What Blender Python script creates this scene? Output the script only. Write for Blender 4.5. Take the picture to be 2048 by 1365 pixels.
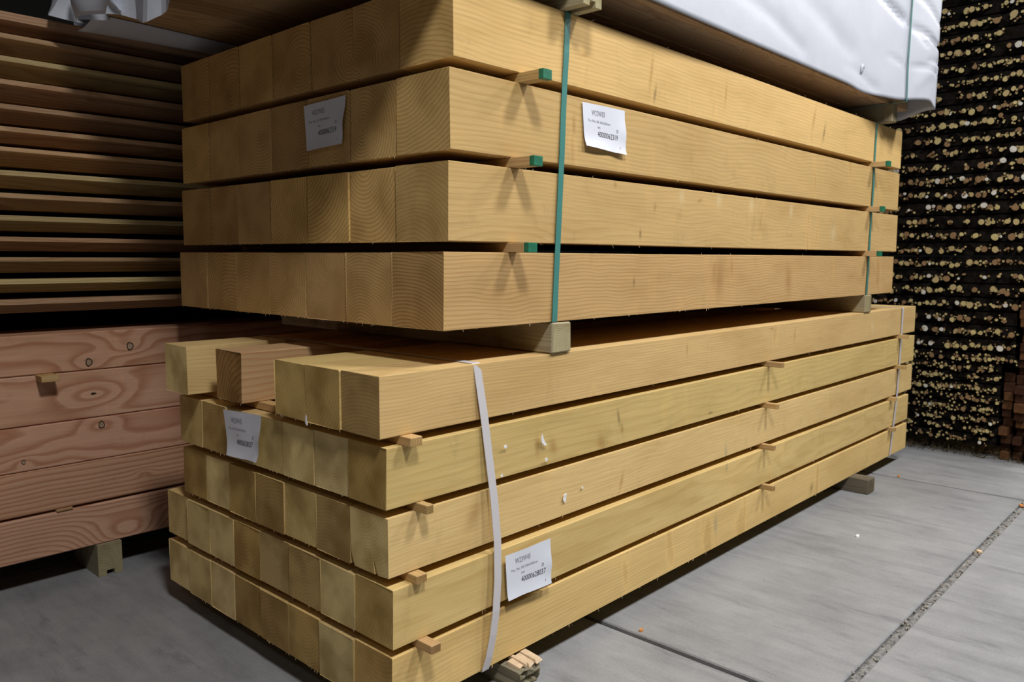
import bpy, bmesh, math, random
from mathutils import Vector, Matrix

for o in list(bpy.data.objects):
    bpy.data.objects.remove(o, do_unlink=True)
scene = bpy.context.scene
COL = scene.collection
random.seed(7)

# ------------------------------------------------------------------ camera
cam_d = bpy.data.cameras.new('camera')
cam = bpy.data.objects.new('camera', cam_d)
COL.objects.link(cam)
scene.camera = cam
YAW, PITCH, ROLL = 0.7492916, -0.1042718, 0.0044991
fw = Vector((math.cos(YAW)*math.cos(PITCH), math.sin(YAW)*math.cos(PITCH), math.sin(PITCH)))
rt = Vector((math.sin(YAW), -math.cos(YAW), 0))
up = rt.cross(fw)
rt2 = rt*math.cos(ROLL) + up*math.sin(ROLL)
up2 = -rt*math.sin(ROLL) + up*math.cos(ROLL)
m3 = Matrix((rt2, up2, -fw)).transposed()
cam.matrix_world = Matrix.Translation((-1.31392, -1.42955, 1.15801)) @ m3.to_4x4()
cam_d.sensor_width = 36.0
cam_d.lens = 1604.2354/2048*36.0
cam_d.clip_start = 0.02
cam_d.dof.use_dof = True
cam_d.dof.focus_distance = 2.5
cam_d.dof.aperture_fstop = 4.5

# ------------------------------------------------------------------ world, lamps, exposure
world = bpy.data.worlds.new('world')
scene.world = world
world.use_nodes = True
wb = world.node_tree.nodes['Background']
wb.inputs[0].default_value = (0.92, 0.96, 1.0, 1)
wb.inputs[1].default_value = 0.006
vs = scene.view_settings
vs.view_transform = 'Standard'
vs.look = 'None'
vs.exposure = 0.0
vs.gamma = 1.0
vs.use_curve_mapping = False

LAMP_Z = 4.2
for i, (lx, le) in enumerate(((-3.3, 14), (-1.05, 132), (1.60, 118), (4.0, 112), (6.3, 112))):
    ld = bpy.data.lights.new('aisle_lamp', 'AREA')
    ld.shape = 'DISK'
    ld.size = 0.62
    ld.energy = le
    ld.color = (1.0, 0.99, 0.985)
    lo_ = bpy.data.objects.new('aisle_lamp', ld)
    lo_.location = (lx, -2.1, LAMP_Z)
    COL.objects.link(lo_)

# ------------------------------------------------------------------ helpers
def link(o, parent=None):
    COL.objects.link(o)
    if parent is not None:
        o.parent = parent
    return o

def mesh(name, verts, faces, mats, parent=None, smooth=False, midx=None):
    me = bpy.data.meshes.new(name)
    me.from_pydata([tuple(v) for v in verts], [], faces)
    for m in (mats if isinstance(mats, (list, tuple)) else [mats]):
        me.materials.append(m)
    if midx:
        for p, k in zip(me.polygons, midx):
            p.material_index = k
    if smooth:
        for p in me.polygons:
            p.use_smooth = True
    me.update()
    return link(bpy.data.objects.new(name, me), parent)

def from_bm(name, bm, mats, parent=None, smooth=False):
    bmesh.ops.recalc_face_normals(bm, faces=bm.faces)
    me = bpy.data.meshes.new(name)
    bm.to_mesh(me)
    bm.free()
    for m in (mats if isinstance(mats, (list, tuple)) else [mats]):
        me.materials.append(m)
    if smooth:
        for p in me.polygons:
            p.use_smooth = True
    return link(bpy.data.objects.new(name, me), parent)

def add_box(bm, lo, hi, bev=0.0, jit=0.0):
    """chamfered box added to bm"""
    vs_ = []
    for x in (lo[0], hi[0]):
        for y in (lo[1], hi[1]):
            for z in (lo[2], hi[2]):
                vs_.append(bm.verts.new((x + random.uniform(-jit, jit), y + random.uniform(-jit, jit), z + random.uniform(-jit, jit))))
    idx = ((0, 1, 3, 2), (4, 6, 7, 5), (0, 4, 5, 1), (2, 3, 7, 6), (0, 2, 6, 4), (1, 5, 7, 3))
    fs = [bm.faces.new([vs_[i] for i in f]) for f in idx]
    if bev > 0:
        es = set()
        for f in fs:
            es.update(f.edges)
        bmesh.ops.bevel(bm, geom=list(es), offset=bev, segments=1, affect='EDGES', profile=0.5)

def box_obj(name, lo, hi, mats, parent=None, bev=0.003, jit=0.0):
    bm = bmesh.new()
    add_box(bm, lo, hi, bev, jit)
    return from_bm(name, bm, mats, parent)

def empty(name, loc, rz=0.0):
    o = bpy.data.objects.new(name, None)
    o.empty_display_size = 0.05
    o.location = loc
    o.rotation_euler = (0, 0, rz)
    return link(o)

def tag(o, label, cat, group=None):
    o['label'] = label
    o['category'] = cat
    if group:
        o['group'] = group
    return o

ORD = ['first', 'second', 'third', 'fourth', 'fifth', 'sixth', 'seventh', 'eighth', 'ninth', 'tenth', 'eleventh', 'twelfth',
       'thirteenth', 'fourteenth', 'fifteenth', 'sixteenth', 'seventeenth', 'eighteenth', 'nineteenth', 'twentieth']
TENS = {2: 'twenty', 3: 'thirty'}
def ordinal(n):            # 1-based
    if n <= 20:
        return ORD[n-1]
    if n == 30:
        return 'thirtieth'
    return TENS[n//10] + '-' + ORD[n % 10 - 1]

# ------------------------------------------------------------------ materials
class NT:
    def __init__(self, name):
        self.m = bpy.data.materials.new(name)
        self.m.use_nodes = True
        self.t = self.m.node_tree
        self.b = self.t.nodes['Principled BSDF']
    def n(self, typ, **kw):
        nd = self.t.nodes.new(typ)
        for k, v in kw.items():
            setattr(nd, k, v)
        return nd
    def l(self, a, b):
        self.t.links.new(a, b)
    def val(self, sock, v):
        if hasattr(v, 'is_linked'):
            self.l(v, sock)
        else:
            sock.default_value = v
    def math(self, op, a, b=None, c=None, clamp=False):
        nd = self.n('ShaderNodeMath', operation=op, use_clamp=clamp)
        self.val(nd.inputs[0], a)
        if b is not None:
            self.val(nd.inputs[1], b)
        if c is not None:
            self.val(nd.inputs[2], c)
        return nd.outputs[0]
    def xyz(self, x, y, z):
        nd = self.n('ShaderNodeCombineXYZ')
        for s, v in zip(nd.inputs, (x, y, z)):
            self.val(s, v)
        return nd.outputs[0]
    def sep(self, v):
        nd = self.n('ShaderNodeSeparateXYZ')
        self.l(v, nd.inputs[0])
        return nd.outputs
    def vmul(self, v, s):
        nd = self.n('ShaderNodeVectorMath', operation='MULTIPLY')
        self.val(nd.inputs[0], v)
        self.val(nd.inputs[1], s)
        return nd.outputs[0]
    def vadd(self, v, s):
        nd = self.n('ShaderNodeVectorMath', operation='ADD')
        self.val(nd.inputs[0], v)
        self.val(nd.inputs[1], s)
        return nd.outputs[0]
    def noise(self, v, scale=1.0, detail=2.0, rough=0.5):
        nd = self.n('ShaderNodeTexNoise')
        self.l(v, nd.inputs['Vector'])
        nd.inputs['Scale'].default_value = scale
        nd.inputs['Detail'].default_value = detail
        nd.inputs['Roughness'].default_value = rough
        return nd.outputs[0]
    def ramp(self, f, stops, interp='LINEAR'):
        nd = self.n('ShaderNodeValToRGB')
        nd.color_ramp.interpolation = interp
        e = nd.color_ramp.elements
        while len(e) < len(stops):
            e.new(0.5)
        for el, (p, c) in zip(e, stops):
            el.position = p
            el.color = tuple(c) + ((1,) if len(c) == 3 else ())
        self.l(f, nd.inputs[0])
        return nd.outputs[0]
    def mix(self, f, a, b, mode='MIX'):
        nd = self.n('ShaderNodeMix', data_type='RGBA', blend_type=mode)
        self.val(nd.inputs[0], f)
        for s, v in ((nd.inputs[6], a), (nd.inputs[7], b)):
            if hasattr(v, 'is_linked'):
                self.l(v, s)
            else:
                s.default_value = tuple(v) + ((1,) if len(v) == 3 else ())
        return nd.outputs[2]
    def color(self, c):
        self.val(self.b.inputs['Base Color'], c if hasattr(c, 'is_linked') else tuple(c) + (1,))
    def bump(self, h, strength=0.3, dist=0.002):
        nd = self.n('ShaderNodeBump')
        nd.inputs['Strength'].default_value = strength
        nd.inputs['Distance'].default_value = dist
        self.l(h, nd.inputs['Height'])
        self.l(nd.outputs[0], self.b.inputs['Normal'])

def wood(name, light, dark, freq=110.0, contrast=0.75, pith=0.26, warp=0.030, warpx=1.6, end_tint=(0.82, 0.80, 0.74), end_var=0.3,
         knots=(), pith_fixed=None, grime=0.25, tint_var=0.14, blotch=0.7, end_alt=0.0, marks=(), end_ring=0.7):
    """solid growth-ring wood: rings round a pith that runs along local X; each object gets its own pith and tone"""
    M = NT(name)
    tc = M.n('ShaderNodeTexCoord')
    oi = M.n('ShaderNodeObjectInfo')
    wn = M.n('ShaderNodeTexWhiteNoise', noise_dimensions='1D')
    M.l(M.math('MULTIPLY', oi.outputs['Random'], 91.7), wn.inputs['W'])
    rnd = M.sep(wn.outputs['Color'])
    P = tc.outputs['Object']
    off = M.vmul(M.xyz(rnd[0], rnd[1], rnd[2]), (40.0, 40.0, 40.0))
    x, y, z = M.sep(P)
    q = M.vadd(M.vmul(P, (warpx, 5.0, 5.0)), off)
    n1 = M.math('MULTIPLY', M.math('SUBTRACT', M.noise(q, 1.0, 2.0, 0.45), 0.5), warp*2)
    q2 = M.vadd(M.vmul(P, (warpx*2.6, 9.0, 9.0)), off)
    n2 = M.math('MULTIPLY', M.math('SUBTRACT', M.noise(q2, 1.0, 1.0, 0.4), 0.5), warp*0.8)
    if pith_fixed:
        y0, z0 = pith_fixed
    else:
        y0 = M.math('MULTIPLY', M.math('SUBTRACT', rnd[0], 0.5), pith*1.3)
        z0 = M.math('MULTIPLY', M.math('SUBTRACT', rnd[1], 0.62), pith*1.6)
    dy = M.math('ADD', M.math('SUBTRACT', y, y0), n1)
    dz = M.math('ADD', M.math('SUBTRACT', z, z0), n2)
    wn1 = M.noise(M.vadd(M.vmul(P, (3.2, 1.2, 1.2)), off), 1.0, 1.0, 0.4)
    wp = M.math('POWER', M.math('MAXIMUM', M.math('MULTIPLY', M.math('SUBTRACT', wn1, 0.54), 4.0), 0.0), 2.0)
    dz = M.math('ADD', dz, M.math('MULTIPLY', wp, warp*0.8))
    n3 = M.math('MULTIPLY', M.math('SUBTRACT', M.noise(M.vadd(M.vmul(P, (2.0, 26.0, 26.0)), off), 1.0, 2.0, 0.5), 0.5), 0.012)
    dy = M.math('ADD', dy, n3)
    r = M.math('SQRT', M.math('ADD', M.math('MULTIPLY', dy, dy), M.math('MULTIPLY', dz, dz)))
    for kx, kz, ks in knots:
        ex = M.math('MULTIPLY', M.math('SUBTRACT', x, kx), 0.45)
        ez = M.math('SUBTRACT', z, kz)
        d2 = M.math('ADD', M.math('MULTIPLY', ex, ex), M.math('MULTIPLY', ez, ez))
        g = M.math('MULTIPLY', M.math('EXPONENT', M.math('DIVIDE', d2, -ks*ks)), ks*1.1)
        r = M.math('ADD', r, g)
    # ring spacing drifts a little
    rr = M.math('MULTIPLY', r, M.math('MULTIPLY_ADD', rnd[2], 0.5*freq, 0.75*freq))
    saw = M.math('FRACT', rr)
    ringf = M.ramp(saw, [(0.0, (0.15,)*3), (0.45, (0.25,)*3), (0.80, (1,)*3), (0.92, (0.75,)*3), (1.0, (0.15,)*3)])
    ringf = M.math('MULTIPLY', ringf, contrast)
    base = M.mix(ringf, light, dark)
    # fibres
    fq = M.vadd(M.vmul(P, (6.0, 260.0, 260.0)), off)
    fib = M.noise(fq, 1.0, 2.0, 0.6)
    base = M.mix(0.35, base, M.ramp(fib, [(0.3, (0.72,)*3), (0.7, (1.12,)*3)]), 'MULTIPLY')
    # broad tone patches
    pq = M.vadd(M.vmul(P, (2.2, 7.0, 7.0)), off)
    pat = M.noise(pq, 1.0, 3.0, 0.55)
    base = M.mix(0.75, base, M.ramp(pat, [(0.30, (0.86, 0.82, 0.74)), (0.5, (1, 1, 1)), (0.72, (1.08, 1.07, 1.05))]), 'MULTIPLY')
    # soft vertical whorl marks and scuffs across the grain
    wq = M.vadd(M.vmul(P, (9.0, 2.5, 2.5)), off)
    wh = M.noise(wq, 1.0, 2.0, 0.5)
    base = M.mix(0.45, base, M.ramp(wh, [(0.0, (1, 1, 1)), (0.62, (1, 1, 1)), (0.68, (1.15, 1.12, 1.06)), (0.74, (0.78, 0.69, 0.56))]), 'MULTIPLY')
    # knots, resin streaks and scuffs of this one piece, soft-edged
    for mx, mz, ma, mb, mt, mc in marks:
        ux = M.math('SUBTRACT', x, mx)
        uz = M.math('SUBTRACT', z, mz)
        jit = M.math('MULTIPLY', M.math('SUBTRACT', fib, 0.5), 0.9)
        a_ = M.math('DIVIDE', M.math('ADD', M.math('MULTIPLY', ux, math.cos(mt)), M.math('MULTIPLY', uz, math.sin(mt))), ma)
        b_ = M.math('DIVIDE', M.math('SUBTRACT', M.math('MULTIPLY', uz, math.cos(mt)), M.math('MULTIPLY', ux, math.sin(mt))), mb)
        d2 = M.math('ADD', M.math('ADD', M.math('MULTIPLY', a_, a_), M.math('MULTIPLY', b_, b_)), jit)
        base = M.mix(M.math('MULTIPLY', M.math('EXPONENT', M.math('MULTIPLY', d2, -0.55)), 0.58, clamp=True), base, mc)
    if grime > 0:
        gq = M.vadd(M.vmul(P, (5.0, 5.0, 3.0)), off)
        gr = M.noise(gq, 1.7, 5.0, 0.7)
        base = M.mix(grime, base, M.ramp(gr, [(0.30, (0.55, 0.58, 0.55)), (0.42, (1, 1, 1))]), 'MULTIPLY')
    # tone of each piece
    tone = M.math('MULTIPLY_ADD', rnd[1], tint_var*2, 1.0 - tint_var)
    base = M.mix(1.0, base, M.xyz(tone, M.math('MULTIPLY', tone, M.math('MULTIPLY_ADD', rnd[0], 0.06, 0.97)), M.math('MULTIPLY', tone, M.math('MULTIPLY_ADD', rnd[2], 0.16, 0.92))), 'MULTIPLY')
    # end grain drinks more light than the planed sides
    nx = M.math('ABSOLUTE', M.sep(tc.outputs['Normal'])[0])
    endm = M.math('GREATER_THAN', nx, 0.8)
    ev = M.math('MULTIPLY_ADD', rnd[0], end_var*2, 1.0 - end_var)
    endc = M.mix(1.0, M.mix(1.0, base, end_tint, 'MULTIPLY'), M.xyz(ev, ev, ev), 'MULTIPLY')
    # blotchy moisture on the cut ends
    bq = M.vadd(M.vmul(P, (1.0, 9.0, 9.0)), off)
    bl = M.noise(bq, 1.0, 2.0, 0.5)
    endc = M.mix(blotch, endc, M.ramp(bl, [(0.38, (0.62, 0.56, 0.44)), (0.58, (1.05, 1.05, 1.02))]), 'MULTIPLY')
    endc = M.mix(end_ring, endc, M.ramp(ringf, [(0.15, (1.06,)*3), (0.62, (0.82, 0.79, 0.74))]), 'MULTIPLY')
    if end_alt > 0:
        endc = M.mix(end_alt, endc, M.ramp(rnd[2], [(0.0, (0.70, 0.58, 0.40)), (0.40, (0.86, 0.78, 0.62)), (0.62, (1.10, 1.14, 1.06)), (1.0, (1.22, 1.28, 1.22))]), 'MULTIPLY')
    M.color(M.mix(endm, base, endc))
    M.b.inputs['Roughness'].default_value = 0.72
    M.b.inputs['Specular IOR Level'].default_value = 0.25
    M.bump(M.math('ADD', fib, M.math('MULTIPLY', saw, 0.4)), 0.25, 0.0012)
    return M.m

def plain(name, col, rough=0.6, spec=0.3, var=0.0, scale=30.0, bump=0.0, metal=0.0):
    M = NT(name)
    if var > 0 or bump > 0:
        tc = M.n('ShaderNodeTexCoord')
        nz = M.noise(tc.outputs['Object'], scale, 4.0, 0.6)
        lo = tuple(c*(1-var) for c in col)
        hi = tuple(min(1, c*(1+var)) for c in col)
        M.color(M.ramp(nz, [(0.3, lo), (0.7, hi)]))
        if bump > 0:
            M.bump(nz, bump, 0.004)
    else:
        M.color(col)
    M.b.inputs['Roughness'].default_value = rough
    M.b.inputs['Specular IOR Level'].default_value = spec
    M.b.inputs['Metallic'].default_value = metal
    return M.m

UP_KW = dict(light=(0.665, 0.445, 0.190), dark=(0.50, 0.295, 0.105), freq=105, contrast=0.6, warp=0.032, end_tint=(0.95, 0.94, 0.90), end_var=0.12, blotch=0.3)
MAT_UP = wood('honey_timber', **UP_KW)
LO_KW = dict(light=(0.675, 0.480, 0.210), dark=(0.54, 0.35, 0.125), freq=115, contrast=0.5, warp=0.028, end_tint=(0.92, 0.97, 1.06), end_var=0.12, blotch=0.65, end_alt=0.9, end_ring=0.2)
MAT_LO = wood('treated_timber', **LO_KW)
MARK_COL = {'b': (0.36, 0.19, 0.055), 'd': (0.10, 0.065, 0.030), 'g': (0.27, 0.25, 0.17), 'k': (0.20, 0.10, 0.035), 'p': (0.72, 0.58, 0.33)}
# distance along the pack, height, half width, half height, tilt, kind: marks seen on the lit long side
MARKS = [(0.393, 0.627, 0.01, 0.022, 0.5, 'b'), (0.708, 0.665, 0.004, 0.02, 0.25, 'd'), (0.728, 0.625, 0.005, 0.014, 0.2, 'b'), (1.282, 0.598, 0.01, 0.004, 0, 'd'), (0.324, 0.639, 0.006, 0.02, 0.1, 'b'),
         (0.083, 0.501, 0.014, 0.032, -0.6, 'b'), (0.733, 0.452, 0.005, 0.024, -0.3, 'b'), (0.62, 0.60, .012, .022, 0.35, 'b'), (1.412, 0.428, 0.005, 0.024, 0.1, 'g'), (1.341, 0.164, 0.008, 0.03, 0.05, 'g'), (2.228, 0.118, 0.012, 0.018, -0.3, 'k'),
         (1.408, 0.371, 0.004, 0.014, 0, 'g'), (0.852, 1.73, 0.005, 0.045, -0.15, 'b'), (0.874, 1.665, 0.004, 0.022, -0.2, 'd'), (1.326, 1.731, 0.004, 0.03, -0.1, 'b'), (2.088, 1.74, 0.006, 0.04, -0.3, 'b'), (2.20, 1.70, 0.006, 0.03, -0.3, 'd'),
         (0.517, 1.722, 0.013, 0.006, 0.2, 'b'), (0.889, 1.318, 0.004, 0.011, 0, 'b'), (0.81, 1.232, 0.004, 0.011, 0, 'd'), (0.673, 1.374, 0.005, 0.007, 0, 'b'), (1.167, 1.354, 0.01, 0.005, 0.3, 'b'), (0.472, 1.525, 0.004, 0.02, 0, 'b'),
         (1.55, 1.355, .010, .024, 0, 'p'), (1.30, 1.36, .012, .020, 0, 'p'), (1.05, 1.36, .010, .018, 0, 'p'), (2.35, 1.27, .016, .03, 0, 'p'), (1.9, 1.35, .010, .02, 0, 'p'),
         (0.78, 1.082, 0.003, 0.011, 0, 'd'), (1.987, 0.835, 0.004, 0.022, 0, 'b'), (2.919, 0.811, 0.008, 0.024, 0.3, 'p'), (1.112, 0.843, 0.003, 0.015, 0, 'b'), (1.768, 0.876, 0.009, 0.005, 0, 'b'), (1.32, 1.08, .02, .05, 0, 'b'), (1.9, 1.07, .018, .05, .1, 'b')]
def front_mat(name, kw, x0, z0, h, extra=None):
    mk = [(mx-x0, mz-z0-h/2, ma*1.15, mb*0.9, mt, MARK_COL[mc]) for mx, mz, ma, mb, mt, mc in MARKS if z0 < mz < z0+h]
    return wood(name, marks=mk, **{**kw, **(extra or {})})
MAT_PALE = wood('pale_batten_wood', (0.60, 0.41, 0.19), (0.46, 0.28, 0.11), freq=160, warp=0.01, pith=0.08, end_var=0.1, grime=0.1)
MAT_PINK = wood('pinkish_timber', (0.62, 0.42, 0.23), (0.52, 0.28, 0.13), freq=70, warp=0.05, end_tint=(0.70, 0.62, 0.42), end_var=0.1)
MAT_BOARD = wood('reddish_board_wood', (0.52, 0.33, 0.185), (0.34, 0.185, 0.095), freq=120, warp=0.03, grime=0.2, tint_var=0.22)
MAT_BOARDY = wood('yellowish_board_wood', (0.50, 0.40, 0.19), (0.36, 0.25, 0.10), freq=120, warp=0.03, grime=0.2)
MAT_UNDER = wood('underside_plank_wood', (0.46, 0.31, 0.16), (0.30, 0.17, 0.08), freq=80, warp=0.05, grime=0.6, tint_var=0.2)
MAT_BEARER = wood('weathered_bearer_wood', (0.40, 0.35, 0.22), (0.27, 0.22, 0.13), freq=150, warp=0.02, pith=0.1, grime=0.8, end_tint=(0.95, 0.95, 0.85), end_var=0.1)
MAT_BEARERD = wood('dark_bearer_wood', (0.15, 0.13, 0.09), (0.10, 0.085, 0.055), freq=150, warp=0.02, pith=0.1, grime=0.8, end_tint=(1.2, 1.2, 1.1), end_var=0.1)  # shade of the far floor bearer painted into its colour, end kept lighter
MAT_MOSSY = wood('mossy_bearer_wood', (0.26, 0.235, 0.15), (0.15, 0.13, 0.075), freq=150, warp=0.02, pith=0.1, grime=0.95, end_tint=(0.95, 0.98, 0.85), end_var=0.1)
MAT_FRESH = plain('fresh_split_wood', (0.62, 0.47, 0.31), 0.8, 0.2, 0.15, 60)
MAT_GREENPAINT = plain('green_end_paint', (0.015, 0.16, 0.085), 0.5, 0.4, 0.25, 90)
MAT_GSTRAP = plain('green_strap_plastic', (0.065, 0.235, 0.205), 0.35, 0.5)
MAT_WSTRAP = plain('white_strap_plastic', (0.60, 0.57, 0.58), 0.4, 0.45)
MAT_PAPER = plain('label_paper', (0.72, 0.745, 0.82), 0.55, 0.3)
MAT_INK = plain('label_ink', (0.05, 0.05, 0.06), 0.7, 0.2)
MAT_INKG = plain('faded_label_ink', (0.26, 0.26, 0.29), 0.7, 0.2)
MAT_SCRAP = plain('white_scrap', (0.82, 0.80, 0.80), 0.6, 0.3)
MAT_BARK = plain('dark_bark', (0.0085, 0.0065, 0.005), 0.9, 0.1, 0.5, 60)  # stick bark and gap slabs, shade between the sticks painted in
MAT_STUBS = [plain('cut_stick_tan', (0.47, 0.36, 0.17), 0.85, 0.15, 0.25, 120),
             plain('cut_stick_yellow', (0.52, 0.42, 0.19), 0.85, 0.15, 0.25, 120),
             plain('cut_stick_brown', (0.27, 0.165, 0.08), 0.85, 0.15, 0.3, 120),
             plain('cut_stick_white', (0.66, 0.63, 0.56), 0.85, 0.15, 0.12, 120)]
MAT_REDBAT = plain('red_brown_batten', (0.050, 0.021, 0.011), 0.85, 0.15, 0.35, 40)
MAT_REDBAT2 = plain('orange_brown_batten', (0.115, 0.052, 0.022), 0.85, 0.15, 0.3, 40)
MAT_LITTER = plain('brown_litter', (0.10, 0.075, 0.042), 0.95, 0.05, 0.6, 45, 0.5)
MAT_CHIP = plain('orange_wood_chip', (0.55, 0.22, 0.06), 0.8, 0.2, 0.2, 80)

# white wrapping film: slightly translucent-looking woven sheet
M = NT('white_wrap_film')
tcw = M.n('ShaderNodeTexCoord')
nw = M.noise(tcw.outputs['Object'], 5.0, 4.0, 0.55)
M.color(M.ramp(nw, [(0.3, (0.51, 0.535, 0.60)), (0.7, (0.56, 0.585, 0.645))]))
M.b.inputs['Roughness'].default_value = 0.45
M.b.inputs['Specular IOR Level'].default_value = 0.35
M.bump(M.noise(tcw.outputs['Object'], 14.0, 5.0, 0.6), 0.10, 0.01)
MAT_WRAP = M.m

# concrete
M = NT('concrete')
tcc = M.n('ShaderNodeTexCoord')
geo = M.n('ShaderNodeNewGeometry')
Pw = geo.outputs['Position']
c1 = M.noise(Pw, 2.6, 8.0, 0.68)
c2 = M.noise(M.vmul(Pw, (15.0, 2.4, 1.0)), 1.0, 4.0, 0.65)      # brush marks running across the slab
c3 = M.noise(Pw, 130.0, 3.0, 0.7)
c4 = M.noise(M.vmul(Pw, (7.0, 1.4, 1.0)), 1.0, 5.0, 0.75)
col = M.ramp(c1, [(0.28, (0.205, 0.208, 0.213)), (0.5, (0.262, 0.265, 0.269)), (0.72, (0.312, 0.315, 0.318))])
col = M.mix(0.58, col, M.ramp(c2, [(0.28, (0.66, 0.665, 0.68)), (0.48, (1, 1, 1)), (0.70, (1.20, 1.20, 1.19))]), 'MULTIPLY')
col = M.mix(0.6, col, M.ramp(c3, [(0.32, (0.84,)*3), (0.6, (1.03,)*3)]), 'MULTIPLY')
col = M.mix(0.7, col, M.ramp(c4, [(0.30, (0.50, 0.51, 0.54)), (0.44, (1, 1, 1))]), 'MULTIPLY')
M.color(col)
M.b.inputs['Roughness'].default_value = 0.68
M.b.inputs['Specular IOR Level'].default_value = 0.3
M.bump(M.math('ADD', c3, M.math('MULTIPLY', c2, 1.5)), 0.25, 0.003)
MAT_CONC = M.m
MAT_JOINT = plain('joint_dirt', (0.21, 0.205, 0.197), 0.95, 0.05, 0.55, 55, 0.6)

# ------------------------------------------------------------------ floor of concrete slabs
JX = [-6.70, -4.24, -1.78, 0.68, 3.14, 5.60]
JY = [-5.60, -3.14, -0.685, 1.775, 4.235]
floor = mesh('floor', [(-6.7, -5.6, -0.014), (5.6, -5.6, -0.014), (5.6, 4.24, -0.014), (-6.7, 4.24, -0.014)], [(0, 1, 2, 3)], plain('joint_shadow_dirt', (0.045, 0.042, 0.040), 0.95, 0.05, 0.4, 40))  # dark dirt at the bottom of the slab joints
floor['kind'] = 'structure'
for i in range(len(JX)-1):
    for j in range(len(JY)-1):
        gx = 0.011
        gy0 = 0.015 if j == 2 else 0.006
        gy1 = 0.015 if j == 1 else 0.006
        box_obj('slab', (JX[i]+gx, JY[j]+gy0, -0.14), (JX[i+1]-gx, JY[j+1]-gy1, 0.0), MAT_CONC, floor, 0.004)
wall_back = box_obj('wall_back', (-6.7, 2.62, -0.012), (5.6, 2.70, 4.2), plain('dark_shed_wall', (0.008, 0.0075, 0.007), 0.9, 0.1, 0.3, 3.0), None, 0.0)  # unseen backdrop added so gaps in the left stacks look black
wall_back['kind'] = 'structure'
rsj = random.Random(8)
nj = 160
jv, jf = [], []
for i in range(nj+1):
    x = -6.7 + 12.3*i/nj
    jv += [(x, -0.6995, -.012), (x, -0.691+rsj.uniform(-.003, .003), -0.005+rsj.uniform(-.003, .002)), (x, -0.679+rsj.uniform(-.003, .003), -0.005+rsj.uniform(-.003, .002)), (x, -0.6705, -.012)]
for i in range(nj):
    for k in range(3):
        jf.append((4*i+k, 4*i+4+k, 4*i+5+k, 4*i+1+k))
jfo = mesh('joint_fill', jv, jf, MAT_JOINT, floor)
jfo['kind'] = 'stuff'
# crumbs of stone and dirt in the wide joint
bm = bmesh.new()
rs = random.Random(3)
for k in range(300):
    x = rs.uniform(-0.6, 4.6)
    y = -0.685 + rs.gauss(0, 0.009)
    s = rs.uniform(0.002, 0.0075)
    mtx = Matrix.Translation((x, y, -0.007 + s*0.5)) @ Matrix.Rotation(rs.uniform(0, 6), 4, 'Z') @ Matrix.Rotation(rs.uniform(0, 6), 4, 'X') @ Matrix.Diagonal((s*rs.uniform(.8, 1.8), s, s*0.8, 1))
    bmesh.ops.create_icosphere(bm, subdivisions=1, radius=1.0, matrix=mtx)
deb = from_bm('joint_grit', bm, plain('joint_grit_stone', (0.27, 0.25, 0.225), 0.95, 0.1, 0.5, 300), floor)
deb['kind'] = 'stuff'

# ------------------------------------------------------------------ geometry of the packs (metres, floor at 0)
H1, G1, ZB = 0.19085, 0.02571, 0.97896          # upper pack: beam height, gap, underside
UN = [0.0160, 0.0042, -0.0022, -0.0181]
UF = [3.2157, 3.2069, 3.2158, 3.1846]
H2, G2 = 0.14528, 0.02216
ZT2 = 0.890                                      # top of lower pack
LN = [-0.2117, -0.1989, -0.1940, -0.1923, -0.1936]
LF = [3.6063, 3.6135, 3.6011, 3.5604, 3.5584]
LYN = [0.0020, -0.0030, 0.0000, -0.0130, -0.0080]
W1, W2 = 0.1995, 0.1482

def beam(name, lo_x, hi_x, y0, w, z0, h, mat, rz=0.0, bev=0.0016, profile=None):
    """beam with its own origin at the near lower front corner; local y,z are centred"""
    L = hi_x - lo_x
    if profile is None:
        bm = bmesh.new()
        # cut in four along the length so that it can bow and its arrises can wander a little
        n = 6
        ring = []
        for i in range(n+1):
            x = L*i/n
            j = 0.0004
            pts = [(-w/2, -h/2), (w/2, -h/2), (w/2, h/2), (-w/2, h/2)]
            ch = bev
            oct_ = [(-w/2+ch, -h/2), (w/2-ch, -h/2), (w/2, -h/2+ch), (w/2, h/2-ch), (w/2-ch, h/2), (-w/2+ch, h/2), (-w/2, h/2-ch), (-w/2, -h/2+ch)]
            ring.append([bm.verts.new((x + (random.uniform(-.0015, .0015) if i in (0, n) else 0), y+random.uniform(-j, j), z+random.uniform(-j, j))) for y, z in oct_])
        for i in range(n):
            for k in range(8):
                a, b = ring[i], ring[i+1]
                bm.faces.new((a[k], a[(k+1) % 8], b[(k+1) % 8], b[k]))
        bm.faces.new(ring[0][::-1])
        bm.faces.new(ring[-1])
    else:
        bm = bmesh.new()
        a = [bm.verts.new((0, y, z)) for y, z in profile]
        b = [bm.verts.new((L, y, z)) for y, z in profile]
        m_ = len(a)
        for k in range(m_):
            bm.faces.new((a[k], a[(k+1) % m_], b[(k+1) % m_], b[k]))
        bm.faces.new(a[::-1])
        bm.faces.new(b)
    o = from_bm(name, bm, mat)
    o.location = (lo_x, y0 + w/2, z0 + h/2)
    o.rotation_euler = (0, 0, rz)
    return o

UP_ROW = ['top row', 'second row down', 'third row down', 'bottom row']
LO_ROW = ['loose top row', 'second row down', 'middle row', 'fourth row down', 'bottom row']
def place(n, tot):
    if n == 0:
        return 'on the near corner'
    if n == tot-1:
        return 'at the far left end'
    return ordinal(n+1) + ' from the near corner'

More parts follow.
